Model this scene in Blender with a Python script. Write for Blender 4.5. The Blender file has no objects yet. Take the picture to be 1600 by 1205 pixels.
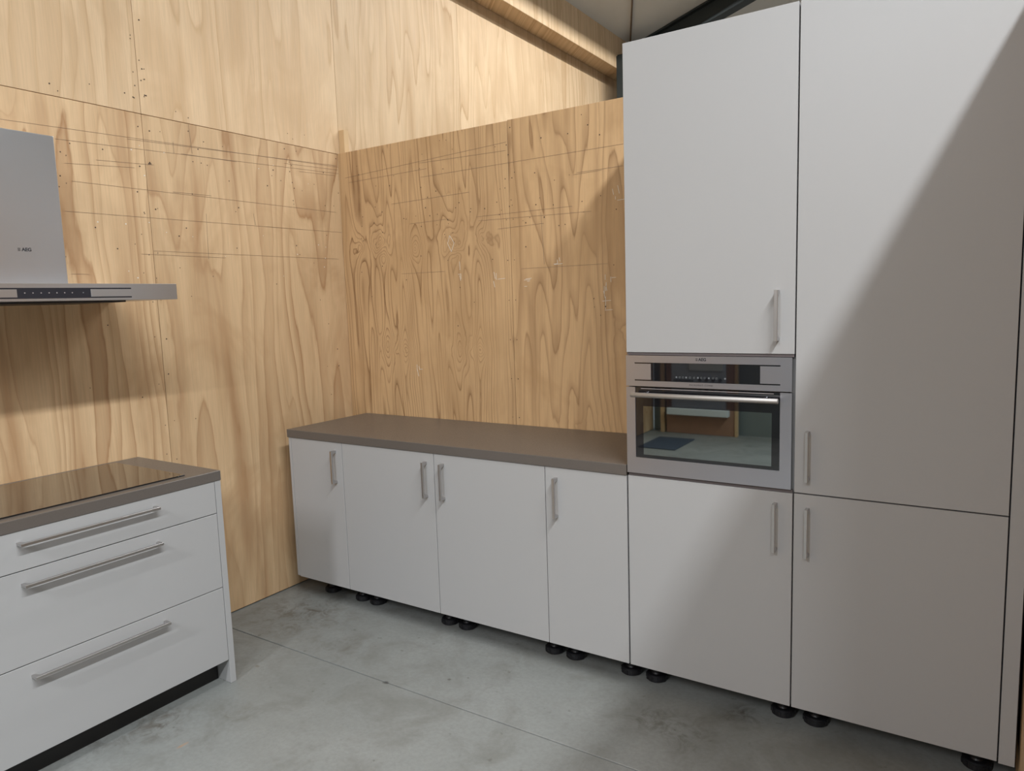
import bpy, bmesh, math, random
from mathutils import Matrix, Vector
random.seed(7)
scene = bpy.context.scene
COL = scene.collection
PI = math.pi

# ------------------------------------------------------------------ camera
CAM = (1.1039, -2.4745, 1.5429)
YAW, PITCH, ROLL, FPX = -0.57890, 0.11650, -0.03229, 1120.53
fw = Vector((math.sin(YAW)*math.cos(PITCH), math.cos(YAW)*math.cos(PITCH), -math.sin(PITCH)))
rt0 = Vector((math.cos(YAW), -math.sin(YAW), 0)); up0 = rt0.cross(fw)
rt = math.cos(ROLL)*rt0 + math.sin(ROLL)*up0
up = -math.sin(ROLL)*rt0 + math.cos(ROLL)*up0
cd = bpy.data.cameras.new('camera'); cam = bpy.data.objects.new('camera', cd); COL.objects.link(cam)
cd.sensor_fit = 'HORIZONTAL'; cd.sensor_width = 36.0; cd.lens = FPX/1600*36.0
cd.clip_start = 0.02; cd.clip_end = 200
M = Matrix((rt, up, -fw)).transposed().to_4x4(); M.translation = Vector(CAM)
cam.matrix_world = M
scene.camera = cam

# ------------------------------------------------------------------ world and exposure
w = bpy.data.worlds.new('world'); scene.world = w; w.use_nodes = True
bg = w.node_tree.nodes['Background']
bg.inputs[0].default_value = (0.88, 0.94, 1.0, 1); bg.inputs[1].default_value = 0.50
scene.view_settings.view_transform = 'Standard'
scene.view_settings.look = 'None'
scene.view_settings.gamma = 1.0
scene.view_settings.use_curve_mapping = False
scene.view_settings.exposure = -0.02

# main dimensions (metres): cabinet fronts at y = 0, tall oven unit from x = 0 to 0.6
XW = -2.0587      # face of the long plywood wall
YB = 0.5904       # face of the partition behind the benches
XL = -1.4582      # drawer fronts of the cooktop unit
A0, A1, A2, A3, A4, A5, A6, A7 = -1.933, -1.540, -0.952, -0.367, 0.0, 0.600, 1.198, 1.241
ZB = 0.111        # underside of doors
ZP = 2.426        # top of the partitions
XR = 1.253        # face of the right partition
BLK = XW + 0.18   # face of the bulkhead at the top of the long wall
ZBK = 3.715       # underside of the bulkhead
SLOPE = 0.32
def zceil(x): return 4.013 + SLOPE*(x - BLK)

# lamp rows (two linear fittings and two added fill lamps; their housings are built further down)
LAMPS = [  # centre, length along y, power, colour, tilt
    ((2.80, -2.75, 5.42), 3.6, 345.0, (0.91, 0.96, 1.0), 0.24, 0.40, 0.175),
    ((-0.62, 2.60, 4.30), 2.8, 98.0, (0.95, 0.98, 1.0), 0.03, 0.15, 0.060),
    ((2.80, -7.0, 5.42), 2.4, 190.0, (0.91, 0.96, 1.0), 0.12, 0.15, 0.03),  # added fill lamp, lifts the base run, drawers and long wall
    ((0.00, -6.7, 4.45), 2.4, 270.0, (0.93, 0.95, 1.0), 0.12, 0.15, 0.03),  # added fill lamp for the weak light from front-left on the pantry
]

# ------------------------------------------------------------------ object helpers
WLOC = {}
def link(o, parent=None, wloc=(0, 0, 0)):
    COL.objects.link(o)
    wl = Vector(wloc)
    if parent is not None:
        o.parent = parent
        o.location = wl - WLOC[parent.name]
    else:
        o.location = wl
    WLOC[o.name] = wl
    return o
def thing(name, loc, label=None, cat=None, group=None, kind=None):
    o = bpy.data.objects.new(name, None); o.empty_display_size = 0.1
    link(o, None, loc); return tag(o, label, cat, group, kind)
def tag(o, label=None, cat=None, group=None, kind=None):
    if label: o['label'] = label
    if cat: o['category'] = cat
    if group: o['group'] = group
    if kind: o['kind'] = kind
    return o
def mesh_obj(name, bm, mat, parent, wloc, smooth=False):
    me = bpy.data.meshes.new(name)
    bmesh.ops.recalc_face_normals(bm, faces=bm.faces)
    bm.to_mesh(me); bm.free()
    if smooth:
        for p in me.polygons: p.use_smooth = True
    me.materials.append(mat)
    o = bpy.data.objects.new(name, me)
    return link(o, parent, wloc)
def add_box(bm, lo, hi, bev=0.0, seg=1):
    lo = Vector(lo); hi = Vector(hi); c = (lo+hi)/2; s = hi-lo
    r = bmesh.ops.create_cube(bm, size=1.0)
    for v in r['verts']:
        v.co = Vector((v.co.x*s.x, v.co.y*s.y, v.co.z*s.z)) + c
    if bev > 0:
        es = list({e for v in r['verts'] for e in v.link_edges})
        bmesh.ops.bevel(bm, geom=es, offset=min(bev, min(s)*0.45), segments=seg, affect='EDGES', profile=0.5)
def box(name, lo, hi, mat, parent=None, bev=0.0, seg=1):
    c = [(a+b)/2 for a, b in zip(lo, hi)]
    bm = bmesh.new()
    add_box(bm, [a-k for a, k in zip(lo, c)], [b-k for b, k in zip(hi, c)], bev, seg)
    return mesh_obj(name, bm, mat, parent, c)
def boxes(name, items, mat, parent, wloc, bev=0.0):
    bm = bmesh.new(); wl = Vector(wloc)
    for lo, hi in items: add_box(bm, Vector(lo)-wl, Vector(hi)-wl, bev)
    return mesh_obj(name, bm, mat, parent, wloc)
def prism(bm, pts, axis, half):
    """pts: list of 3-vectors of a flat outline; extruded +-half along the axis vector"""
    ax = Vector(axis)
    a = [bm.verts.new(Vector(p)-ax*half) for p in pts]
    b = [bm.verts.new(Vector(p)+ax*half) for p in pts]
    n = len(pts)
    bm.faces.new(a); bm.faces.new(list(reversed(b)))
    for i in range(n):
        bm.faces.new((a[i], b[i], b[(i+1) % n], a[(i+1) % n]))
def lathe(bm, prof, seg=24, axis='z', centre=(0, 0, 0)):
    rings = []
    c = Vector(centre)
    for r, h in prof:
        ring = []
        for k in range(seg):
            t = 2*PI*k/seg
            if axis == 'z': v = Vector((r*math.cos(t), r*math.sin(t), h))
            elif axis == 'x': v = Vector((h, r*math.cos(t), r*math.sin(t)))
            else: v = Vector((r*math.cos(t), h, r*math.sin(t)))
            ring.append(bm.verts.new(v+c))
        rings.append(ring)
    for a, b in zip(rings, rings[1:]):
        for k in range(seg):
            bm.faces.new((a[k], a[(k+1) % seg], b[(k+1) % seg], b[k]))
    bm.faces.new(rings[0]); bm.faces.new(list(reversed(rings[-1])))

# ------------------------------------------------------------------ node helpers
class NT:
    def __init__(s, name):
        s.m = bpy.data.materials.new(name); s.m.use_nodes = True
        s.t = s.m.node_tree; s.t.nodes.clear()
        s.out = s.t.nodes.new('ShaderNodeOutputMaterial')
        s.b = s.t.nodes.new('ShaderNodeBsdfPrincipled')
        s.t.links.new(s.b.outputs[0], s.out.inputs[0])
    def put(s, sock, v):
        if hasattr(v, 'default_value') or hasattr(v, 'is_linked'): s.t.links.new(v, sock)
        else:
            if sock.type == 'RGBA' and len(v) == 3: v = (*v, 1)
            sock.default_value = v
    def set(s, key, v): s.put(s.b.inputs[key], v)
    def math(s, op, a, b=0.0, c=0.0, clamp=False):
        n = s.t.nodes.new('ShaderNodeMath'); n.operation = op; n.use_clamp = clamp
        for i, v in enumerate((a, b, c)): s.put(n.inputs[i], v)
        return n.outputs[0]
    def add(s, a, b): return s.math('ADD', a, b)
    def mul(s, a, b): return s.math('MULTIPLY', a, b)
    def comb(s, x, y, z):
        n = s.t.nodes.new('ShaderNodeCombineXYZ')
        for i, v in enumerate((x, y, z)): s.put(n.inputs[i], v)
        return n.outputs[0]
    def coord(s, kind='Object'):
        n = s.t.nodes.new('ShaderNodeTexCoord'); sp = s.t.nodes.new('ShaderNodeSeparateXYZ')
        s.t.links.new(n.outputs[kind], sp.inputs[0])
        return n.outputs[kind], sp.outputs[0], sp.outputs[1], sp.outputs[2]
    def rnd(s):
        n = s.t.nodes.new('ShaderNodeObjectInfo'); return n.outputs['Random']
    def noise(s, vec, scale=1.0, detail=2.0, rough=0.5, dist=0.0):
        n = s.t.nodes.new('ShaderNodeTexNoise')
        s.put(n.inputs['Vector'], vec); n.inputs['Scale'].default_value = scale
        n.inputs['Detail'].default_value = detail; n.inputs['Roughness'].default_value = rough
        n.inputs['Distortion'].default_value = dist
        return n.outputs['Fac']
    def ramp(s, fac, stops, interp='LINEAR'):
        n = s.t.nodes.new('ShaderNodeValToRGB'); cr = n.color_ramp; cr.interpolation = interp
        while len(cr.elements) < len(stops): cr.elements.new(0.5)
        for e, (p, c) in zip(cr.elements, stops):
            e.position = p; e.color = (c, c, c, 1) if isinstance(c, (int, float)) else (*c, 1)
        s.put(n.inputs[0], fac)
        return n.outputs[0]
    def mix(s, fac, a, b, mode='MIX'):
        n = s.t.nodes.new('ShaderNodeMix'); n.data_type = 'RGBA'; n.blend_type = mode
        s.put(n.inputs[0], fac); s.put(n.inputs[6], a); s.put(n.inputs[7], b)
        return n.outputs[2]
    def bump(s, h, strength=0.2, dist=0.01):
        n = s.t.nodes.new('ShaderNodeBump'); n.inputs['Strength'].default_value = strength
        n.inputs['Distance'].default_value = dist; s.put(n.inputs['Height'], h)
        s.t.links.new(n.outputs[0], s.b.inputs['Normal'])

def flat(name, col, rough=0.5, metal=0.0, var=0.04, scale=6.0, spec=0.5):
    n = NT(name); v, x, y, z = n.coord()
    f = n.noise(v, scale, 3.0)
    c1 = tuple(k*(1-var) for k in col); c2 = tuple(min(1, k*(1+var)) for k in col)
    n.set('Base Color', n.mix(f, c1, c2)); n.set('Roughness', rough); n.set('Metallic', metal)
    n.set('Specular IOR Level', spec)
    return n.m

def plywood(name, base, late, stain, N=15, period=0.62, a=3.6, b=0.55, sharp=0.55, line=0.75,
            streak=0.35, bumps=(), blotch=0.4, rough=0.55):
    """rotary-cut pine veneer: growth rings of a distorted log unrolled along the sheet"""
    n = NT(name); v, x, y, z = n.coord()
    r = n.rnd()
    u = n.add(x, y)
    if bumps: uu, zz = u, z
    else:
        uu = n.add(u, n.mul(r, 7.31)); zz = n.add(z, n.mul(r, 23.7))
    wob = n.noise(n.comb(n.mul(uu, 2.2), n.mul(zz, 1.1), 0.7), 1.0, 2.0)
    wob2 = n.noise(n.comb(n.mul(uu, 13), n.mul(zz, 9), 4.7), 1.0, 2.0)
    th = n.mul(n.add(uu, n.mul(wob, 0.10)), 2*PI/period)
    R0 = period/(2*PI)
    R = n.add(n.mul(u, 0.014), R0*1.25)
    cx = n.mul(n.math('COSINE', th), R); cy = n.mul(n.math('SINE', th), R)
    h = n.noise(n.comb(n.mul(cx, a), n.mul(cy, a), n.mul(zz, b)), 1.0, 1.6, 0.45, 0.25)
    for (bu, bz, su, sz, amp) in bumps:
        du = n.mul(n.add(u, -bu), 1/su); dz = n.mul(n.add(z, -bz), 1/sz)
        du = n.add(du, n.mul(n.add(wob2, -0.5), 1.5)); dz = n.add(dz, n.mul(n.add(wob, -0.5), 2.0))
        d2 = n.math('SQRT', n.add(n.add(n.mul(du, du), n.mul(dz, dz)), 0.02))
        h = n.add(h, n.mul(n.math('EXPONENT', n.mul(d2, -1.25)), amp*1.5))
    jit = n.noise(n.comb(n.mul(uu, 34), n.mul(zz, 5), 3.0), 1.0, 3.0)
    ring = n.math('FRACT', n.add(n.mul(h, N), n.mul(jit, 0.22)))
    lw = n.ramp(ring, [(0.0, 0.25), (0.06, 0.0), (sharp, 0.06), (0.90, 0.55), (0.965, 1.0), (1.0, 0.35)])
    ringid = n.math('FLOOR', n.mul(h, N))
    amt = n.noise(n.comb(n.mul(ringid, 1.37), n.mul(zz, 0.6), n.mul(uu, 1.3)), 1.0, 1.0)
    lw = n.mul(lw, n.ramp(amt, [(0.3, 0.25), (0.65, 1.0)]))
    fib = n.noise(n.comb(n.mul(uu, 150), n.mul(zz, 5.0), 1.0), 1.0, 3.0, 0.6)
    st = n.noise(n.comb(n.mul(uu, 9), n.mul(zz, 0.8), 5.0), 1.0, 3.0, 0.55, 0.5)
    bl = n.noise(n.comb(n.mul(uu, 2.3), n.mul(zz, 1.5), 9.0), 1.0, 4.0, 0.6, 0.6)
    c = n.mix(n.mul(lw, line), base, late)
    c = n.mix(n.mul(n.ramp(st, [(0.48, 0.0), (0.72, 1.0)]), streak), c, late)
    c = n.mix(n.mul(n.ramp(bl, [(0.49, 0.0), (0.61, 0.8), (0.75, 1.0)]), blotch), c, stain)
    c = n.mix(n.mul(n.ramp(fib, [(0.35, 1.0), (0.62, 0.0)]), 0.26), c, tuple(k*0.60 for k in base))
    tone = n.ramp(r, [(0.0, 0.93), (1.0, 1.05)])
    c = n.mix(1.0, c, tone, 'MULTIPLY')
    n.set('Base Color', c)
    n.set('Roughness', n.ramp(fib, [(0.2, rough-0.06), (0.8, rough+0.12)]))
    n.set('Specular IOR Level', 0.35)
    n.bump(n.add(n.mul(fib, 0.6), n.mul(lw, -0.3)), 0.10, 0.002)
    return n.m

PLY_BASE = (0.68, 0.475, 0.275); PLY_LATE = (0.36, 0.185, 0.080); PLY_STAIN = (0.47, 0.285, 0.145)
M_PLY = plywood('plywood_wall', PLY_BASE, PLY_LATE, PLY_STAIN, N=15, period=0.9, a=2.8, b=0.34, sharp=0.40, line=0.95, streak=0.6, blotch=0.65)
M_PLY_UP = plywood('plywood_upper', (0.72, 0.52, 0.32), (0.47, 0.285, 0.135), (0.55, 0.365, 0.20), N=13, period=0.95, a=2.7, b=0.34, sharp=0.40, line=0.85, streak=0.5, blotch=0.45)
PB = (0.61, 0.395, 0.205); PL = (0.185, 0.085, 0.032); PS = (0.42, 0.25, 0.115)
M_PLY_B = {}
def part_ply(key, bumps, **k):
    M_PLY_B[key] = plywood('plywood_partition_'+key, PB, PL, PS, bumps=bumps, rough=0.5, **k)

def steel(name, col, rough, axis, strength=0.008, fre=1400):
    n = NT(name); v, x, y, z = n.coord()
    cs = [n.mul(x, 3), n.mul(y, 3), n.mul(z, 3)]
    fine = {'x': [3, fre, fre], 'y': [fre, 3, fre], 'z': [fre, fre, 3]}[axis]
    f = n.noise(n.comb(n.mul(x, fine[0]), n.mul(y, fine[1]), n.mul(z, fine[2])), 1.0, 2.0)
    n.set('Base Color', n.mix(f, tuple(k*0.985 for k in col), col)); n.set('Metallic', 1.0)
    n.set('Roughness', n.ramp(f, [(0.3, rough-0.012), (0.7, rough+0.012)]))
    n.bump(f, strength, 0.0006)
    return n.m

M_WHITE = flat('cabinet_white', (0.395, 0.390, 0.386), 0.42, var=0.012, scale=3.0, spec=0.4)
M_CARC = flat('cabinet_carcass', (0.37, 0.36, 0.355), 0.5, var=0.02)
M_EDGE = flat('carcass_edge', (0.30, 0.265, 0.255), 0.55, var=0.03)
M_TRIM = flat('shelf_edge_trim', (0.12, 0.10, 0.10), 0.6, var=0.05)
M_DARKGAP = flat('gap_liner', (0.03, 0.03, 0.035), 0.7, var=0.05)
M_HANDLE = steel('handle_nickel', (0.56, 0.54, 0.53), 0.36, 'z')
M_STEEL_Y = steel('brushed_steel_long', (0.74, 0.755, 0.79), 0.34, 'y')
M_STEEL_X = steel('brushed_steel_oven', (0.53, 0.525, 0.575), 0.30, 'x')
M_STEEL_Z = steel('brushed_steel_chimney', (0.74, 0.76, 0.80), 0.32, 'y')
M_BLACK = flat('black_plastic', (0.012, 0.012, 0.014), 0.45, var=0.2, scale=20)
M_KICK = flat('black_kickboard', (0.012, 0.011, 0.011), 0.5, var=0.2)
M_FOOT = flat('black_foot', (0.010, 0.010, 0.012), 0.42, var=0.25, scale=30)
M_STEELPAINT = flat('painted_portal_steel', (0.020, 0.027, 0.028), 0.55, var=0.25, scale=4)
M_LINING = flat('roof_lining', (0.74, 0.71, 0.66), 0.7, var=0.07, scale=2.0)
M_ROD = flat('brace_rod_paint', (0.16, 0.11, 0.07), 0.5, var=0.1)
M_PRINT = flat('dark_print', (0.03, 0.03, 0.035), 0.5, var=0.1)
M_PRINT_L = flat('pale_print', (0.16, 0.17, 0.18), 0.5, var=0.1)
M_PENCIL = flat('pencil', (0.25, 0.175, 0.115), 0.7, var=0.3, scale=40)
M_SCREW = flat('screw_hole', (0.07, 0.045, 0.03), 0.8, var=0.3, scale=60)
M_SCUFF = flat('scuff', (0.74, 0.68, 0.58), 0.7, var=0.1, scale=60)
M_STUD = flat('pine_framing', (0.60, 0.41, 0.22), 0.65, var=0.12, scale=5)
M_GREEN = flat('painted_wall_grey', (0.20, 0.23, 0.22), 0.6, var=0.08)
M_BROWN = flat('brown_board', (0.34, 0.19, 0.12), 0.6, var=0.18, scale=5)
M_PEG = flat('grey_panel', (0.48, 0.55, 0.62), 0.4, var=0.1)
M_PALE = flat('pale_ledge', (0.66, 0.72, 0.72), 0.4, var=0.05)
M_MAT = flat('floor_mat', (0.035, 0.05, 0.075), 0.9, var=0.3, scale=40)

def bench_mat():
    n = NT('benchtop_laminate'); v, x, y, z = n.coord()
    f = n.noise(v, 260, 2.0); g = n.noise(v, 4, 3.0)
    c = n.mix(f, (0.108, 0.092, 0.080), (0.136, 0.118, 0.104))
    c = n.mix(n.mul(g, 0.3), c, (0.10, 0.085, 0.074))
    n.set('Base Color', c); n.set('Roughness', n.ramp(f, [(0.3, 0.30), (0.7, 0.40)])); n.set('Specular IOR Level', 0.5)
    n.bump(f, 0.05, 0.0005)
    return n.m
M_BENCH = bench_mat()

def glass_black(name, col, rough, coat=0.0, metal=0.0):
    n = NT(name); v, x, y, z = n.coord()
    f = n.noise(v, 3, 2)
    n.set('Base Color', n.mix(f, col, tuple(k*1.15 for k in col))); n.set('Roughness', rough); n.set('Metallic', metal)
    n.set('IOR', 1.52); n.set('Coat Weight', coat); n.set('Coat Roughness', 0.02)
    return n.m
M_HOB = glass_black('cooktop_glass', (0.010, 0.009, 0.009), 0.06, 0.5)
M_GLASS = glass_black('oven_black_glass', (0.006, 0.006, 0.008), 0.03, 1.0)
M_WINDOW = glass_black('oven_window_glass', (0.30, 0.335, 0.335), 0.02, 0.0, 1.0)
M_PANELGLASS = glass_black('hood_touch_glass', (0.018, 0.018, 0.024), 0.35)

def concrete():
    n = NT('concrete'); v, x, y, z = n.coord()
    big = n.noise(v, 1.1, 5.0, 0.62, 0.8); mid = n.noise(v, 4.5, 5.0, 0.65, 0.6); fine = n.noise(v, 60, 4.0, 0.65)
    c = n.mix(n.ramp(big, [(0.32, 0.0), (0.70, 1.0)]), (0.215, 0.224, 0.212), (0.300, 0.310, 0.298))
    c = n.mix(n.mul(n.ramp(mid, [(0.46, 0.0), (0.72, 1.0)]), 0.55), c, (0.155, 0.15, 0.13))
    c = n.mix(n.mul(n.ramp(fine, [(0.35, 1.0), (0.6, 0.0)]), 0.28), c, (0.16, 0.16, 0.15))
    # worn and stained places (x, y, radius, strength)
    for (sx, sy, sr, sa, sc) in [(-1.75, -0.15, 0.38, 0.75, (0.118, 0.102, 0.081)), (-1.30, -0.30, 0.20, 0.45, (0.124, 0.108, 0.087)),
                             (0.13, -0.14, 0.12, 0.6, (0.099, 0.093, 0.077)), (0.43, 0.06, 0.12, 0.7, (0.081, 0.074, 0.062)),
                             (0.27, -0.16, 0.16, 0.6, (0.099, 0.093, 0.074)), (-1.44, -1.09, 0.16, 0.75, (0.093, 0.077, 0.059)),
                             (-1.60, -1.27, 0.20, 0.8, (0.087, 0.071, 0.056)), (-1.25, -0.92, 0.14, 0.4, (0.124, 0.112, 0.087))]:
        du = n.add(x, -sx); dv = n.add(y, -sy)
        d = n.math('SQRT', n.add(n.mul(du, du), n.mul(dv, dv)))
        k = n.math('SUBTRACT', 1.0, n.mul(d, 1/sr), clamp=True)
        pat = n.ramp(n.noise(v, 14, 5.0, 0.7, 1.0), [(0.46, 0.0), (0.66, 1.0)])
        c = n.mix(n.mul(n.mul(k, pat), sa*1.4), c, sc)
    for (sx, sy, rx, ry, sc, sa) in [(-1.238, -1.127, 0.012, 0.035, (0.36, 0.235, 0.15), 0.8), (-0.895, -0.440, 0.022, 0.018, (0.055, 0.05, 0.045), 0.9), (-0.68, -0.29, 0.012, 0.012, (0.09, 0.08, 0.07), 0.8),
                                    (-1.48, -0.62, 0.02, 0.012, (0.13, 0.10, 0.07), 0.6), (-1.02, -0.20, 0.012, 0.01, (0.11, 0.10, 0.085), 0.7)]:
        du = n.mul(n.add(x, -sx), 1/rx); dv = n.mul(n.add(y, -sy), 1/ry)
        d2 = n.add(n.add(n.mul(du, du), n.mul(dv, dv)), n.mul(fine, 0.8))
        c = n.mix(n.mul(n.ramp(d2, [(0.35, 1.0), (1.0, 0.0)]), sa), c, sc)
    spots = n.noise(v, 23, 2.0, 0.5)
    c = n.mix(n.mul(n.ramp(spots, [(0.70, 0.0), (0.76, 1.0)]), 0.5), c, (0.10, 0.095, 0.08))
    n.set('Base Color', c)
    n.set('Roughness', n.ramp(mid, [(0.3, 0.40), (0.7, 0.58)])); n.set('Specular IOR Level', 0.4)
    n.bump(n.add(fine, n.mul(mid, 0.8)), 0.06, 0.003)
    return n.m
M_CONC = concrete()

def emitter(name, col, s):
    n = NT(name); n.set('Base Color', (0.8, 0.8, 0.8)); n.set('Emission Color', col); n.set('Emission Strength', s); return n.m

# ------------------------------------------------------------------ structure: floor
fl = thing('floor', (0, 0, 0), 'grey stained concrete floor with a saw-cut joint', None, None, 'structure')
YJ = -0.437
def slab(lo, hi):
    bm = bmesh.new(); add_box(bm, lo, hi, 0.002)
    return mesh_obj('concrete_slab', bm, M_CONC, fl, (0, 0, 0))
slab((-2.3, YJ+0.0025, -0.12), (9, 9, 0)); slab((-2.3, -9, -0.12), (9, YJ-0.0025, 0))
box('joint_filler', (-2.3, YJ-0.0025, -0.11), (9, YJ+0.0025, -0.005), M_DARKGAP, fl)

# ------------------------------------------------------------------ structure: long plywood wall
wl = thing('wall_left', (XW, 0, 0), 'long wall of pale pine plywood sheets with pencil marks', None, None, 'structure')
box('wall_framing', (XW-0.11, -5.38, 0), (XW-0.020, 6.4, 4.1), M_DARKGAP, wl)
SEAMS = [-5.38, -4.18, -2.98, -1.78, -0.580, 0.6075, 1.8075, 3.0075, 4.2075, 5.4075, 6.4]
G = 0.0012
for a, b in zip(SEAMS, SEAMS[1:]):
    box('plywood_sheet', (XW-0.018, a+G, 0.006), (XW, b-G, 2.4235), M_PLY, wl, 0.0008)
    box('plywood_sheet', (XW-0.018, a+G, 2.4260), (XW, b-G, 3.80), M_PLY_UP, wl, 0.0008)
for a, b in zip(SEAMS[::2], SEAMS[2::2]):
    box('bulkhead_sheet', (XW+0.001, a+G, ZBK), (BLK, b-G, zceil(BLK)+0.03), M_PLY_UP, wl, 0.002)
def strokes(name, segs, mat, parent, plane, wid=0.0010, off=0.0006):
    """thin drawn lines lying on a wall; plane 'x': coords are (y, z), plane 'y': (x, z)"""
    bm = bmesh.new()
    wlp = WLOC[parent.name]
    for (a, b, c, d) in segs:
        t = Vector((c-a, d-b)); L = t.length
        if L < 1e-5: continue
        nrm = Vector((-t.y, t.x))/L*wid/2
        q = [(a+nrm.x, b+nrm.y), (c+nrm.x, d+nrm.y), (c-nrm.x, d-nrm.y), (a-nrm.x, b-nrm.y)]
        if plane == 'x': pts = [Vector((XW+off, p, z))-wlp for p, z in q]; ax = (1, 0, 0)
        else: pts = [Vector((p, YB-off, z))-wlp for p, z in q]; ax = (0, 1, 0)
        prism(bm, pts, ax, 0.0004)
    return tag(mesh_obj(name, bm, mat, parent, wlp), kind='stuff')
def dots(name, pts, mat, parent, plane, r=0.0045):
    bm = bmesh.new(); wlp = WLOC[parent.name]
    for (p, z) in pts:
        rr = r*random.uniform(0.6, 1.15)
        ring = []
        for k in range(7):
            t = 2*PI*k/7
            if plane == 'x': ring.append(Vector((XW+0.0006, p+rr*math.cos(t), z+rr*math.sin(t)))-wlp)
            else: ring.append(Vector((p+rr*math.cos(t), YB-0.0006, z+rr*math.sin(t)))-wlp)
        prism(bm, ring, (1, 0, 0) if plane == 'x' else (0, 1, 0), 0.0004)
    return tag(mesh_obj(name, bm, mat, parent, wlp), kind='stuff')
LW = [(-1.145, 2.297, 0.590, 2.352), (-0.953, 2.256, 0.590, 2.315), (-0.653, 2.305, 0.575, 2.358), (-0.926, 2.164, -0.633, 2.185),
      (-0.905, 2.095, 0.553, 2.091), (-0.945, 1.97, 0.585, 1.978), (-0.636, 1.808, -0.208, 1.805), (-0.578, 1.824, 0.552, 1.822),
      (-0.295, 2.013, -0.301, 1.796), (-0.352, 2.425, -0.344, 2.289), (-0.021, 2.036, -0.014, 1.978), (-0.942, 1.715, -0.871, 1.714),
      (-0.438, 2.327, -0.437, 2.275), (-0.798, 2.195, -0.542, 2.209), (-0.459, 2.099, -0.259, 2.102),
      (0.20, 2.32, 0.585, 2.335), (0.30, 2.29, 0.56, 2.30), (-0.40, 2.28, -0.10, 2.285), (0.05, 1.975, 0.30, 1.976)]
strokes('pencil_lines', LW, M_PENCIL, wl, 'x')
pts = []
for s in (-0.58, 0.6075, -1.78):
    for k in range(13):
        for sg in (-1, 1):
            if s == 0.6075 and (sg == 1 or True) and k < 13: z = 0.12+k*0.19
            else: z = 0.10+k*0.19
            y = s+sg*0.024+random.uniform(-0.008, 0.008)
            if y < YB-0.01: pts.append((y, z+random.uniform(-0.03, 0.03)))
for k in range(75): pts.append((random.uniform(-1.2, 0.55), random.choice([random.uniform(1.7, 2.4), random.uniform(0.9, 2.4), random.gauss(2.24, 0.08)])))
for k in range(16): pts.append((-0.58+random.choice([-1, 1])*0.022+random.uniform(-0.01, 0.01), random.uniform(2.45, 2.9)))
for k in range(10): pts.append((random.uniform(-1.2, 0.55), 2.45+random.uniform(0, 0.06)))
dots('screw_holes', [p for p in pts if not 2.415 < p[1] < 2.435], M_SCREW, wl, 'x', 0.0030)
dots('filler_specks', [(random.uniform(-0.9, 0.5), random.uniform(1.7, 2.3)) for k in range(22)], M_SCUFF, wl, 'x', 0.0030)

# ------------------------------------------------------------------ structure: partition behind the benches
wb = thing('wall_back', (0, YB, 0), 'honey-brown plywood partition with knots and pencil lines', None, None, 'structure')
XB0 = XW+0.0006; XS = -0.880
c1 = ((XB0+XS)/2, (0.006+ZP)/2); c2 = ((XS+0.32)/2, (0.006+ZP)/2)
kn = []
for kx in (-1.765, -1.250): 
    kn += [(kx-c1[0], 1.88-c1[1], 0.060, 0.095, 0.26), (kx-c1[0]+0.02, 1.80-c1[1], 0.070, 0.060, -0.14), (kx-c1[0]+0.02, 1.30-c1[1], 0.060, 0.095, -0.18)]
for kx in (-1.935, -1.508, -1.068): kn += [(kx-c1[0], 1.862-c1[1], 0.045, 0.075, -0.20)]
for kx in (-1.62, -1.10): kn += [(kx-c1[0], 1.29-c1[1], 0.05, 0.06, 0.18)]
part_ply('a', tuple(kn), N=20, period=0.515, a=4.6, b=0.30, sharp=0.66, line=1.0, streak=0.32, blotch=0.40)
part_ply('b', ((0.10, 0.2, 0.10, 0.30, 0.14), (-0.2, -0.35, 0.08, 0.25, 0.12)), N=14, period=0.7, a=3.6, b=0.45, sharp=0.6, line=0.65, streak=0.45, blotch=0.55)
box('plywood_sheet', (XB0+0.001, YB, 0.006), (XS-0.0012, YB+0.018, ZP), M_PLY_B['a'], wb, 0.0008)
box('plywood_sheet', (XS+0.0012, YB, 0.006), (0.32-0.001, YB+0.018, ZP+0.003), M_PLY_B['b'], wb, 0.0008)
box('plywood_sheet', (0.32+0.001, YB, 0.006), (1.30, YB+0.018, ZP), M_PLY_B['b'], wb, 0.0008)
box('corner_batten', (XW+0.0005, YB+0.0185, 0.006), (XW+0.043, YB+0.055, 2.560), M_STUD, wb, 0.001)
box('partition_framing', (XW+0.05, YB+0.0185, 0.0), (1.29, YB+0.10, ZP-0.004), M_STUD, wb)
BL = [(-2.005, 2.284, -0.885, 2.326), (-1.443, 2.222, -0.262, 2.228), (-0.5, 2.131, -0.264, 2.133), (-1.086, 1.981, -0.528, 1.981),
      (-1.071, 1.96, -0.428, 1.948), (-0.954, 1.909, -0.684, 1.915), (-1.609, 1.716, -1.305, 1.715), (-0.82, 1.704, -0.347, 1.703),
      (-1.659, 2.102, -1.124, 2.11), (-0.517, 2.124, -0.372, 2.127), (-1.535, 1.983, -1.269, 1.987), (-1.448, 2.296, -0.892, 2.286),
      (-1.98, 2.255, -1.40, 2.262), (-0.70, 1.97, -0.688, 1.72)]
strokes('pencil_lines', BL, M_PENCIL, wb, 'y', 0.0010)
dots('screw_holes', [(random.uniform(-1.98, -0.27), random.choice([random.uniform(1.4, 2.4), random.gauss(2.15, 0.14), random.gauss(2.0, .05)])) for k in range(90)]
     + [(XS+0.02*s, 0.95+0.2*k) for k in range(7) for s in (-1, 1)], M_SCREW, wb, 'y', 0.0028)
SC = []
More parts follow.
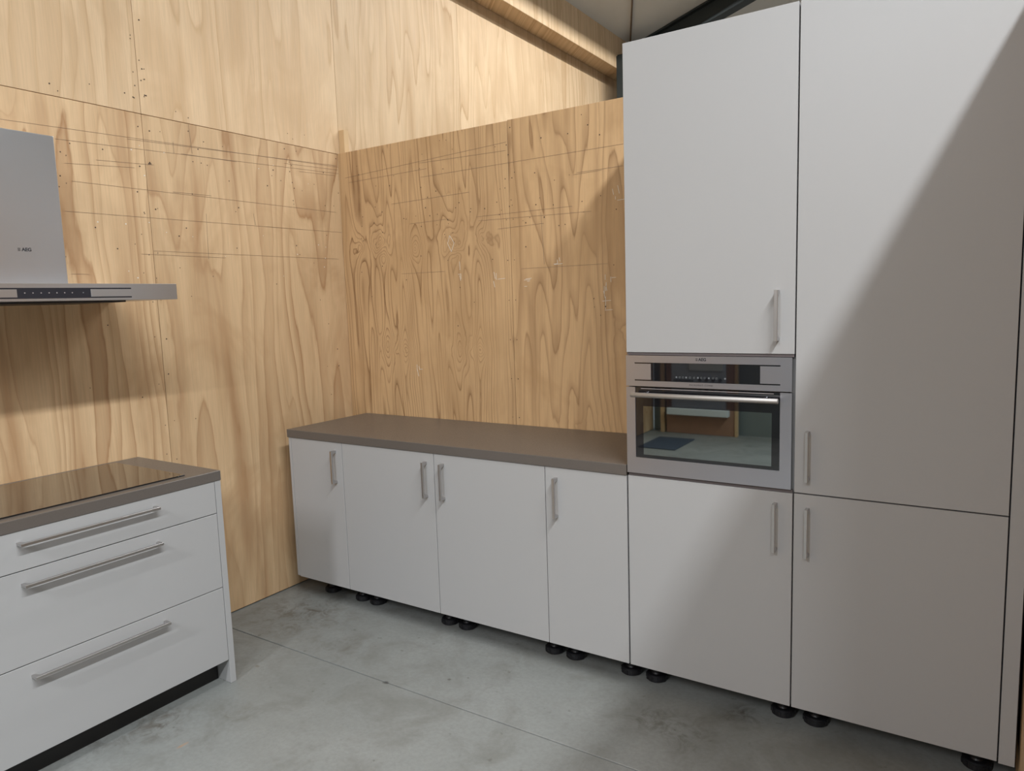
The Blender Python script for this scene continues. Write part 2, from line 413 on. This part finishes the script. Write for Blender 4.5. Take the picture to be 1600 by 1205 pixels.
for (sx, sz) in [(-0.367, 1.503), (-0.349, 1.62), (-0.9765, 1.647), (-0.8035, 1.63), (-0.30, 1.99), (-1.2, 1.69), (-1.517, 1.173), (-0.62, 1.70), (-0.36, 1.56)]:
    for k in range(4):
        x0 = sx+random.uniform(-.02, .02); z0 = sz+random.uniform(-.03, .03); an = random.choice([PI/2, PI/2+0.2, 0.05]); L = random.uniform(.012, .045)
        SC.append((x0, z0, x0+L*math.cos(an), z0+L*math.sin(an)))
for (a, b) in [((-1.262, 1.90), (-1.235, 1.86)), ((-1.235, 1.86), (-1.255, 1.815)), ((-1.262, 1.90), (-1.278, 1.86)), ((-1.278, 1.86), (-1.255, 1.815))]:
    SC.append((*a, *b))
strokes('scuff_marks', SC, M_SCUFF, wb, 'y', 0.002)

# ------------------------------------------------------------------ structure: right partition
wr = thing('wall_right', (XR, 0, 0), 'plywood partition standing beside the pantry', None, None, 'structure')
for a, b in ((YB-0.001, -0.61), (-0.61, -1.81)):
    box('plywood_sheet', (XR, b+G, 0.006), (XR+0.018, a-G, ZP+0.012), M_PLY, wr, 0.0008)
box('partition_framing', (XR+0.0185, -1.80, 0), (XR+0.037, YB-0.003, ZP), M_STUD, wr)

# ------------------------------------------------------------------ structure: roof lining, portal frame
cl = thing('ceiling', (BLK, 0, zceil(BLK)), 'sloping off-white roof lining', None, None, 'structure')
def lining(y0, y1):
    bm = bmesh.new()
    x0, x1 = BLK-0.16, 9.0
    prism(bm, [Vector((x0, 0, zceil(x0))), Vector((x1, 0, zceil(x1))), Vector((x1, 0, zceil(x1)+0.05)), Vector((x0, 0, zceil(x0)+0.05))], (0, 1, 0), (y1-y0)/2)
    for v in bm.verts: v.co -= Vector((BLK, 0, zceil(BLK)))
    return mesh_obj('lining_sheet', bm, M_LINING, cl, (BLK, (y0+y1)/2, zceil(BLK)))
for k in range(7): lining(-9+2.4*k+0.002, -9+2.4*(k+1)-0.002)
pf = thing('portal_frame', (-1.82, 4.34, 0), 'dark painted steel portal column and sloping rafter beyond the partition', 'steel frame')
boxes('column', [((BLK+0.001, 4.08, 0.001), (BLK+0.20, 4.095, 3.822)), ((BLK+0.001, 4.395, 0.001), (BLK+0.20, 4.41, 3.822)), ((BLK+0.09, 4.095, 0.001), (BLK+0.11, 4.395, 3.822))], M_STEELPAINT, pf, (BLK+0.1, 4.34, 0))
bm = bmesh.new()
def rafter_bar(bm, dz0, dz1, y0, y1, x0=BLK+0.012, x1=8.9):
    prism(bm, [Vector((x0, (y0+y1)/2, zceil(x0)+dz0)), Vector((x1, (y0+y1)/2, zceil(x1)+dz0)), Vector((x1, (y0+y1)/2, zceil(x1)+dz1)), Vector((x0, (y0+y1)/2, zceil(x0)+dz1))], (0, 1, 0), (y1-y0)/2)
rafter_bar(bm, -0.020, -0.003, 4.435, 4.56); rafter_bar(bm, -0.195, -0.178, 4.435, 4.56); rafter_bar(bm, -0.178, -0.020, 4.487, 4.507)
for v in bm.verts: v.co -= Vector((BLK, 4.6, 4.0))
mesh_obj('rafter', bm, M_STEELPAINT, pf, (BLK, 4.6, 4.0))
box('knee_plate', (BLK+0.002, 4.10, 3.823), (BLK+0.20, 4.56, 3.838), M_STEELPAINT, pf)
bm = bmesh.new()
p0 = Vector((-1.86, 4.37, zceil(-1.86)-0.02)); p1 = Vector((-1.033, 2.60, zceil(-1.033)-0.02)); dv = p1-p0
side = dv.cross(Vector((0, 0, 1))).normalized()*0.008; upv = side.cross(dv).normalized()*0.008
ra = [bm.verts.new(side*math.cos(t)+upv*math.sin(t)) for t in [2*PI*k/8 for k in range(8)]]
rb = [bm.verts.new(dv+side*math.cos(t)+upv*math.sin(t)) for t in [2*PI*k/8 for k in range(8)]]
bm.faces.new(ra); bm.faces.new(list(reversed(rb)))
for k in range(8): bm.faces.new((ra[k], rb[k], rb[(k+1) % 8], ra[(k+1) % 8]))
mesh_obj('brace_rod', bm, M_ROD, pf, tuple(p0))

wf = thing('wall_far_blocker', (3.4, 8.9, 0), 'unseen pale clad end wall, added to block outside light', None, None, 'structure')  # unseen wall, added to keep world light off the bulkhead
bm = bmesh.new()
prism(bm, [Vector((XW, 0, 0)), Vector((8.95, 0, 0)), Vector((8.95, 0, zceil(8.95)-0.01)), Vector((BLK, 0, zceil(BLK)-0.01)), Vector((XW, 0, zceil(BLK)-0.01))], (0, 1, 0), 0.04)
for v in bm.verts: v.co.x -= 3.4
mesh_obj('cladding', bm, M_LINING, wf, (3.4, 8.9, 0))
ws = thing('wall_side_blocker', (8.9, 4.7, 0), 'unseen pale clad part of a side wall, added to block outside light', None, None, 'structure')  # unseen partial wall, added to shut out world light beyond the partition
box('cladding', (8.86, 0.7, 0), (8.94, 8.85, 7.3), M_LINING, ws)

# ------------------------------------------------------------------ things behind the camera, seen only mirrored in the oven door
rw = thing('wall_rear', (-1.0, -5.42, 0), 'grey-green painted display wall behind the camera', None, None, 'structure')
box('painted_panel', (XW+0.001, -5.50, 0), (0.6, -5.40, 2.4), M_GREEN, rw, 0.002)
t = thing('display_board', (-1.475, -5.30, 0), 'brown display board holding a grey appliance panel, mirrored in the oven door', 'display')
box('backing_board', (-1.86, -5.32, 0.001), (-1.09, -5.28, 1.9), M_BROWN, t, 0.002)
box('edge_strip', (-1.93, -5.32, 0.001), (-1.885, -5.27, 1.95), M_STUD, t, 0.002)
box('edge_strip', (-1.085, -5.32, 0.001), (-1.055, -5.27, 1.95), M_STUD, t, 0.002)
box('appliance_panel', (-1.79, -5.279, 0.30), (-1.18, -5.25, 1.25), M_PEG, t, 0.003)
box('ledge', (-1.83, -5.279, 0.22), (-1.14, -5.20, 0.295), M_PALE, t, 0.004)
box('pale_plate', (-1.58, -5.249, 0.72), (-1.20, -5.235, 0.90), M_PALE, t, 0.003)
for k in range(4):
    for j in range(2):
        bm = bmesh.new(); lathe(bm, [(0.020, 0.0), (0.020, -0.004), (0.015, -0.006), (0.013, 0.024)], 16, 'y')
        mesh_obj('knob', bm, M_BLACK, t, (-1.46+0.075*k, -5.243, 0.62-0.11*j))
box('drip_tray', (-1.76, -5.249, 0.60), (-1.53, -5.23, 0.615), M_BLACK, t, 0.003)
tag(box('floor_mat', (-1.82, -4.96, 0.001), (-1.42, -4.35, 0.010), M_MAT, None, 0.003), 'dark blue-grey mat on the concrete, mirrored in the oven door', 'mat')

# ------------------------------------------------------------------ handles, feet
def handle_front(parent, x, z0, z1, H=0.033, wdt=0.011):
    zc = (z0+z1)/2; L = (z1-z0)/2; bm = bmesh.new()
    pr = [(0, L), (-H, L), (-H, -L), (0, -L), (0, -L+0.010), (-H+0.009, -L+0.018), (-H+0.009, L-0.018), (0, L-0.010)]
    prism(bm, [Vector((0, p, s)) for p, s in pr], (1, 0, 0), wdt/2)
    bmesh.ops.bevel(bm, geom=[e for e in bm.edges if abs(e.verts[0].co.x-e.verts[1].co.x) < 1e-6], offset=0.0009, segments=1, affect='EDGES')
    return mesh_obj('handle', bm, M_HANDLE, parent, (x, -0.0002, zc))
def handle_long(parent, y0, y1, z, H=0.034, wdt=0.010):
    yc = (y0+y1)/2; L = (y1-y0)/2; bm = bmesh.new()
    pr = [(0, L), (H, L), (H, -L), (0, -L), (0, -L+0.010), (H-0.011, -L+0.016), (H-0.011, L-0.016), (0, L-0.010)]
    prism(bm, [Vector((p, s, 0)) for p, s in pr], (0, 0, 1), wdt/2)
    bmesh.ops.bevel(bm, geom=[e for e in bm.edges if abs(e.verts[0].co.z-e.verts[1].co.z) < 1e-6], offset=0.0009, segments=1, affect='EDGES')
    return mesh_obj('handle', bm, M_HANDLE, parent, (XL+0.0002, yc, z))
FOOT_ME = None
def foot(parent, x, y, h=0.1095):
    global FOOT_ME
    if FOOT_ME is None:
        bm = bmesh.new()
        lathe(bm, [(0.037, 0.0005), (0.041, 0.004), (0.041, 0.024), (0.036, 0.028), (0.022, 0.029), (0.019, 0.034), (0.019, 0.085), (0.026, 0.090), (0.030, h)], 28)
        for k in range(10):
            t_ = 2*PI*k/10+0.2
            c = Vector((0.040*math.cos(t_), 0.040*math.sin(t_), 0.014)); d = Vector((-math.sin(t_), math.cos(t_), 0)); e = Vector((math.cos(t_), math.sin(t_), 0))
            q = [c+d*0.0045+Vector((0, 0, 0.008)), c-d*0.0045+Vector((0, 0, 0.008)), c-d*0.0045-Vector((0, 0, 0.008)), c+d*0.0045-Vector((0, 0, 0.008))]
            prism(bm, q, e, 0.0032)
        o = mesh_obj('leg', bm, M_FOOT, parent, (x, y, 0)); FOOT_ME = o.data; return o
    o = bpy.data.objects.new('leg', FOOT_ME); return link(o, parent, (x, y, 0))

# ------------------------------------------------------------------ base cabinets along the partition
ZC = 0.8700
def carcass(parent, x0, x1, z0, z1, y0=0.021, y1=0.560, mat=None):
    T = 0.016
    o = boxes('carcass', [((x0, y0, z0), (x0+T, y1, z1)), ((x1-T, y0, z0), (x1, y1, z1)), ((x0+T, y0, z0), (x1-T, y1, z0+T)),
                          ((x0+T, y1-0.008, z0+T), (x1-T, y1, z1)), ((x0+T, y0, z1-T), (x1-T, y0+0.10, z1))], mat or M_CARC, parent, ((x0+x1)/2, (y0+y1)/2, z0))
    return o
def door(parent, x0, x1, z0, z1, gap=0.0015):
    return box('door', (x0+gap, 0.0, z0), (x1-gap, 0.0185, z1), M_WHITE, parent, 0.0008)
BGRP = 'base cabinets under the long benchtop'
base = [  # x0, x1, handle x, feet xs, label
    (A0+0.018, A1, -1.588, (-1.815, -1.585), 'narrow white base cabinet at the left end, beside the plywood wall'),
    (A1, A2, -0.998, (-1.482, -1.006), 'white base cabinet with handle at its right edge, second from the plywood wall'),
    (A2, A3, -0.898, (-0.900, -0.420), 'wide white base cabinet with handle at its left edge, third from the plywood wall'),
    (A3, A4-0.003, -0.313, (-0.315, -0.055), 'narrow white base cabinet directly beside the tall oven unit'),
]
for i, (x0, x1, hx, fx, lab) in enumerate(base):
    u = thing('base_cabinet', ((x0+x1)/2, 0.29, 0), lab, 'cabinet', BGRP)
    carcass(u, x0+0.0003, x1-0.0003, ZB, ZC-0.001)
    d = door(u, x0, x1, ZB+0.0005, ZC-0.0015)
    handle_front(d, hx, 0.663, 0.829)
    for x in fx:
        foot(u, x, 0.137); foot(u, x, 0.48)
    if i == 0:
        box('end_panel', (A0, 0.0, ZB+0.004), (A0+0.0175, 0.585, ZC-0.001), M_WHITE, u, 0.0006)
bt = box('benchtop', (-1.940, -0.004, 0.8702), (-0.0035, YB-0.0008, 0.912), M_BENCH, None, 0.0015)
tag(bt, 'long grey-brown laminate benchtop over the four white base cabinets', 'benchtop')

# ------------------------------------------------------------------ tall oven cabinet
tu = thing('tall_oven_cabinet', (0.3, 0.29, 0), 'tall white cabinet housing the steel oven, beside the long benchtop', 'cabinet')
T = 0.016
boxes('carcass', [((0.0015, 0.021, ZB), (0.0015+T, 0.575, 2.441)), ((A5-T-0.0015, 0.021, ZB), (A5-0.0015, 0.575, 2.441)), ((T, 0.021, ZB), (A5-T, 0.575, ZB+T)),
                  ((T, 0.021, 2.441-T), (A5-T, 0.575, 2.441)), ((T, 0.567, ZB+T), (A5-T, 0.575, 2.441-T))], M_CARC, tu, (0.3, 0.29, ZB))
box('oven_shelf', (T+0.002, 0.012, 0.864), (A5-T-0.002, 0.567, 0.8825), M_EDGE, tu)
box('shelf_trim', (0.003, 0.004, 1.3315), (A5-0.003, 0.021, 1.3405), M_TRIM, tu)
box('shelf_trim', (0.003, 0.006, 0.8722), (A5-0.003, 0.0117, 0.8845), M_TRIM, tu)
box('oven_shelf', (T+0.002, 0.022, 1.334), (A5-T-0.002, 0.567, 1.350), M_EDGE, tu)
d = door(tu, 0.0, A5, 1.3415, 2.442, 0.0018); handle_front(d, 0.5445, 1.386, 1.553)
d = door(tu, 0.0, A5, ZB+0.0005, 0.8715, 0.0018); handle_front(d, 0.5435, 0.667, 0.835)
for x in (0.055, 0.548):
    foot(tu, x, 0.137); foot(tu, x, 0.48)
box('gap_liner', (-0.0016, 0.008, ZB+0.002), (0.0014, 0.02, 0.868), M_DARKGAP, tu)

# ------------------------------------------------------------------ pantry
pu = thing('tall_pantry_cabinet', (0.92, 0.29, 0), 'tall white two-door pantry cabinet right of the oven unit', 'cabinet')
ZT2 = 2.442
boxes('carcass', [((A5+0.0015, 0.021, ZB), (A5+0.0015+T, 0.575, ZT2)), ((A6-T-0.0015, 0.021, ZB), (A6-0.0015, 0.575, ZT2)), ((A5+T, 0.021, ZB), (A6-T, 0.575, ZB+T)),
                  ((A5+T, 0.021, ZT2-T), (A6-T, 0.575, ZT2)), ((A5+T, 0.567, ZB+T), (A6-T, 0.575, ZT2-T)), ((A5+T, 0.021, 0.866), (A6-T, 0.567, 0.882))], M_CARC, pu, (0.9, 0.29, ZB))
box('gap_liner', (A5+0.002, 0.0188, ZB+0.01), (A6+0.02, 0.0208, ZT2-0.01), M_DARKGAP, pu)
d = door(pu, A5+0.0012, A6, 0.8772, ZT2, 0.0018); handle_front(d, 0.645, 0.9225, 1.089)
d = door(pu, A5+0.0012, A6, ZB+0.0005, 0.8728, 0.0018); handle_front(d, 0.6465, 0.663, 0.829)
box('end_panel', (A6+0.0022, 0.0, ZB-0.004), (A7, 0.585, ZT2), M_WHITE, pu, 0.0008)
for x in (0.660, 1.148):
    foot(pu, x, 0.137); foot(pu, x, 0.48)
box('gap_liner', (A7+0.0005, 0.03, 0.12), (A7+0.004, 0.58, ZT2), M_DARKGAP, pu)

# ------------------------------------------------------------------ oven
def text_obj(name, s, size, mat, parent, wloc, face, depth=0.0004, space=1.0, bold=0.0):
    cu = bpy.data.curves.new('lettering', 'FONT'); cu.body = s; cu.size = size; cu.extrude = depth
    cu.align_x = 'CENTER'; cu.align_y = 'CENTER'; cu.space_character = space; cu.offset = bold
    o = bpy.data.objects.new('lettering', cu); COL.objects.link(o)
    dg = bpy.context.evaluated_depsgraph_get(); dg.update()
    me = bpy.data.meshes.new_from_object(o.evaluated_get(dg))
    bpy.data.objects.remove(o, do_unlink=True)
    R = Matrix.Rotation(PI/2, 4, 'X')
    if face == '+x': R = Matrix.Rotation(PI/2, 4, 'Z') @ R
    me.transform(R); me.materials.clear(); me.materials.append(mat)
    ob = bpy.data.objects.new(name, me)
    return link(ob, parent, wloc)
ov = thing('built_in_oven', (0.297, 0.28, 0.884), 'stainless steel built-in combination oven with dark glass door', 'oven')
YO = -0.006
box('oven_body', (0.022, 0.013, 0.8835), (0.578, 0.52, 1.3312), M_EDGE, ov)
# control fascia: steel plate with a glass window strip
Z0, Z1 = 1.2165, 1.3305
cp = box('control_panel', (0.0020, YO+0.002, Z0), (0.5930, 0.012, Z1), M_GLASS, ov, 0.0006)
gz0, gz1 = 1.2365, 1.3045; gx0, gx1 = 0.036, 0.556; sl = 0.0045
fa = boxes('fascia', [((0.0020, YO, gz1), (0.5930, YO+0.004, Z1)), ((0.0020, YO, Z0), (0.5930, YO+0.004, gz0)), ((0.0020, YO, gz0), (gx0, YO+0.004, gz1)), ((gx1, YO, gz0), (0.5930, YO+0.004, gz1)),
                  ((gx0, YO, gz0+sl), (0.100, YO+0.004, gz1-sl)), ((0.4905, YO, gz0+sl), (gx1, YO+0.004, gz1-sl))], M_STEEL_X, cp, (0.297, YO, 1.27))
text_obj('logo_lettering', 'AEG', 0.0145, M_PRINT, cp, (0.2920, YO-0.0002, 1.3182), '-y', bold=0.0005)
boxes('logo_bars', [((0.2680, YO-0.0006, 1.3140+0.0033*k), (0.2755, YO, 1.3158+0.0033*k)) for k in range(3)], M_PRINT, cp, (0.263, YO, 1.318))
text_obj('model_lettering', 'MICROMAT-COMBI', 0.0078, M_PRINT, cp, (0.2875, YO-0.0002, 1.2268), '-y', space=1.35)
for k, xx in enumerate((0.197, 0.209, 0.221, 0.233, 0.247, 0.262, 0.276, 0.288, 0.300, 0.315, 0.330, 0.342, 0.372)):
    bm = bmesh.new(); lathe(bm, [(0.0034, 0.0), (0.0034, -0.0006), (0.0024, -0.0006), (0.0024, 0.0)], 10, 'y') if k % 3 else add_box(bm, (-0.0028, -0.0006, -0.0028), (0.0028, 0, 0.0028))
    mesh_obj('touch_symbol', bm, M_PRINT_L, cp, (xx, YO+0.0018, 1.2535))
# door: steel frame, black glass, window
DZ0, DZ1 = 0.8855, 1.2125
dr = box('oven_door', (0.0030, YO+0.003, DZ0), (0.5930, 0.012, DZ1), M_GLASS, ov, 0.0006)
wx0, wx1, wz0, wz1 = 0.0375, 0.5560, 0.9465, 1.2125
boxes('door_frame', [((0.0020, YO, DZ0), (0.5935, YO+0.006, wz0)), ((0.0020, YO, wz0), (wx0, YO+0.006, DZ1)), ((wx1, YO, wz0), (0.5935, YO+0.006, DZ1))], M_STEEL_X, dr, (0.297, YO, 1.05), 0.0)
box('window_pane', (0.0680, YO+0.0022, 0.9590), (0.5290, YO+0.0034, 1.1420), M_WINDOW, dr)
boxes('top_seal', [((0.06, YO+0.001, 1.2065), (0.535, YO+0.003, 1.2085))], M_EDGE, dr, (0.3, YO, 1.207))
bm = bmesh.new(); lathe(bm, [(0.0078, -0.2610), (0.0090, -0.2598), (0.0090, 0.2598), (0.0078, 0.2610)], 20, 'x')
bar = mesh_obj('handle', bm, steel('oven_handle_steel', (0.47, 0.445, 0.42), 0.60, 'x'), dr, (0.2965, -0.042, 1.1880), True)
for xx in (0.075, 0.505):
    bm = bmesh.new(); lathe(bm, [(0.007, -0.038), (0.0055, -0.030), (0.0055, -0.0035)], 14, 'y')
    mesh_obj('handle_post', bm, M_STEEL_X, dr, (xx, 0.0, 1.1880), True)

# ------------------------------------------------------------------ cooktop unit on the long wall
YR0, YD0, YD1, YE = -0.7411, -0.7676, -1.7385, -1.762
du = thing('drawer_cabinet', (-1.76, -1.25, 0), 'white three-drawer cabinet with long bar handles under the cooktop', 'cabinet')
boxes('carcass', [((-2.03, YD0-0.017, ZB), (XL-0.02, YD0-0.001, 0.860)), ((-2.03, YD1+0.001, ZB), (XL-0.02, YD1+0.017, 0.860)), ((-2.03, YD1+0.017, ZB), (XL-0.02, YD0-0.017, ZB+0.016)), ((-2.03, YD1+0.017, ZB+0.016), (-2.022, YD0-0.017, 0.860))], M_CARC, du, (-1.76, -1.25, ZB))
for (z0, z1, hz) in ((0.1046, 0.4163, 0.3735), (0.4195, 0.7280, 0.6845), (0.7313, 0.8600, 0.8215)):
    f = box('drawer_front', (XL-0.0185, YD1+0.0015, z0), (XL, YD0-0.0018, z1), M_WHITE, du, 0.0008)
    handle_long(f, -1.4865, -1.0195, hz)
box('end_panel', (-2.056, YD0+0.0005, 0.0005), (XL, YR0, 0.8608), M_WHITE, du, 0.0008)
box('end_panel', (-2.056, YE, 0.0005), (XL, YD1-0.0005, 0.8608), M_WHITE, du, 0.0008)
box('kickboard', (-1.556, YD1+0.002, 0.0008), (-1.541, YD0-0.002, 0.104), M_KICK, du)
for y in (-0.83, -1.25, -1.68):
    foot(du, -1.62, y); foot(du, -1.96, y)
tag(box('cooktop_benchtop', (XW+0.0008, -1.765, 0.8612), (XL+0.002, -0.7387, 0.9017), M_BENCH, None, 0.0015), 'grey-brown laminate benchtop holding the glass cooktop, below the rangehood', 'benchtop')
hb = thing('glass_cooktop', (-1.757, -1.24, 0.9018), 'flush black glass cooktop set in the benchtop below the rangehood', 'cooktop')
box('glass_plate', (-2.012, -1.616, 0.9019), (-1.503, -0.864, 0.9068), M_HOB, hb, 0.0012)

# ------------------------------------------------------------------ rangehood
YH = -1.243
hd = thing('rangehood', (XW, YH, 1.595), 'stainless steel chimney rangehood on the plywood wall', 'rangehood')
box('chimney', (XW+0.001, YH-0.137, 1.6555), (-1.750, YH+0.137, 2.195), M_STEEL_Z, hd, 0.003, 2)
cn = box('canopy', (XW+0.001, YH-0.449, 1.595), (-1.5615, YH+0.449, 1.655), M_STEEL_Y, hd, 0.0012)
XF = -1.5615
tp = box('touch_panel', (XF-0.001, YH-0.265, 1.6040), (XF+0.0008, YH+0.265, 1.6400), M_PANELGLASS, cn)
for s in (-1, 1):
    lo, hi = sorted((YH+s*0.118, YH+s*0.2652))
    box('inlay_plate', (XF-0.001, lo, 1.6085), (XF+0.0016, hi, 1.6350), M_STEEL_Y, cn, 0.0004)
for k, yy in enumerate((-0.095, -0.07, -0.045, -0.02, 0.005, 0.03, 0.055, 0.092)):
    bm = bmesh.new(); lathe(bm, [(0.0022, 0.0), (0.0022, 0.0006)], 10, 'x')
    mesh_obj('touch_button', bm, M_PRINT_L if k == 7 else M_EDGE, cn, (XF+0.0007, YH+yy, 1.6230))
box('grease_filter', (-2.02, YH-0.275, 1.5885), (-1.62, YH+0.275, 1.596), M_BLACK, hd, 0.002)
text_obj('logo_lettering', 'AEG', 0.0165, M_PRINT, hd, (-1.7496, YH+0.007, 1.7815), '+x', bold=0.0006)
boxes('logo_bars', [((-1.7498, YH-0.0215, 1.7765+0.0040*k), (-1.7492, YH-0.0130, 1.7786+0.0040*k)) for k in range(3)], M_PRINT, hd, (-1.7495, YH-0.02, 1.78))

# ------------------------------------------------------------------ lamps
M_TUBE = emitter('lamp_diffuser', (1, 0.96, 0.9), 6.0)
M_HOUSING = flat('lamp_housing', (0.30, 0.30, 0.30), 0.5, var=0.02)
labs = ['long linear lamp hanging on the far side of the right partition', 'linear lamp above the space behind the plywood partition', 'added fill lamp in line with the long lamp, further behind the camera', 'added fill lamp high up beyond the display wall']
for (c, L, pw, colr, wd, hw, sk), lab in zip(LAMPS, labs):
    lm = thing('linear_lamp', c, lab, 'lamp', 'linear lamps under the roof')
    x, y, z = c
    boxes('housing', [((x-hw, y-L/2-0.05, z+0.03), (x+hw, y+L/2+0.05, z+0.05)), ((x-hw-0.005, y-L/2-0.05, z-sk), (x-hw, y+L/2+0.05, z+0.05)), ((x-hw, y-L/2-0.055, z-sk), (x+hw, y-L/2-0.05, z+0.05)), ((x-hw, y+L/2+0.05, z-sk), (x+hw, y+L/2+0.055, z+0.05)), ((x+hw, y-L/2-0.05, z-sk), (x+hw+0.005, y+L/2+0.05, z+0.05))], M_HOUSING, lm, c)  # unseen housings, skirts and end caps shaped to cut light off the bulkhead
    box('tube', (x-0.03, y-L/2, z+0.004), (x+0.03, y+L/2, z+0.028), M_TUBE, lm, 0.006, 2)
    for yy in (y-L/2*0.7, y+L/2*0.7):
        box('hanger', (x-0.006, yy-0.006, z+0.05), (x+0.006, yy+0.006, zceil(x)), M_HANDLE, lm)
    ld = bpy.data.lights.new('lamp_light', 'AREA'); ld.shape = 'RECTANGLE'; ld.size = wd; ld.size_y = L; ld.energy = pw; ld.color = colr
    lo = bpy.data.objects.new('lamp_light', ld); link(lo, lm, (x, y, z-0.045 if wd > 0.2 else z))
    if wd > 0.2: lo.rotation_euler = (0, 0.35, 0)
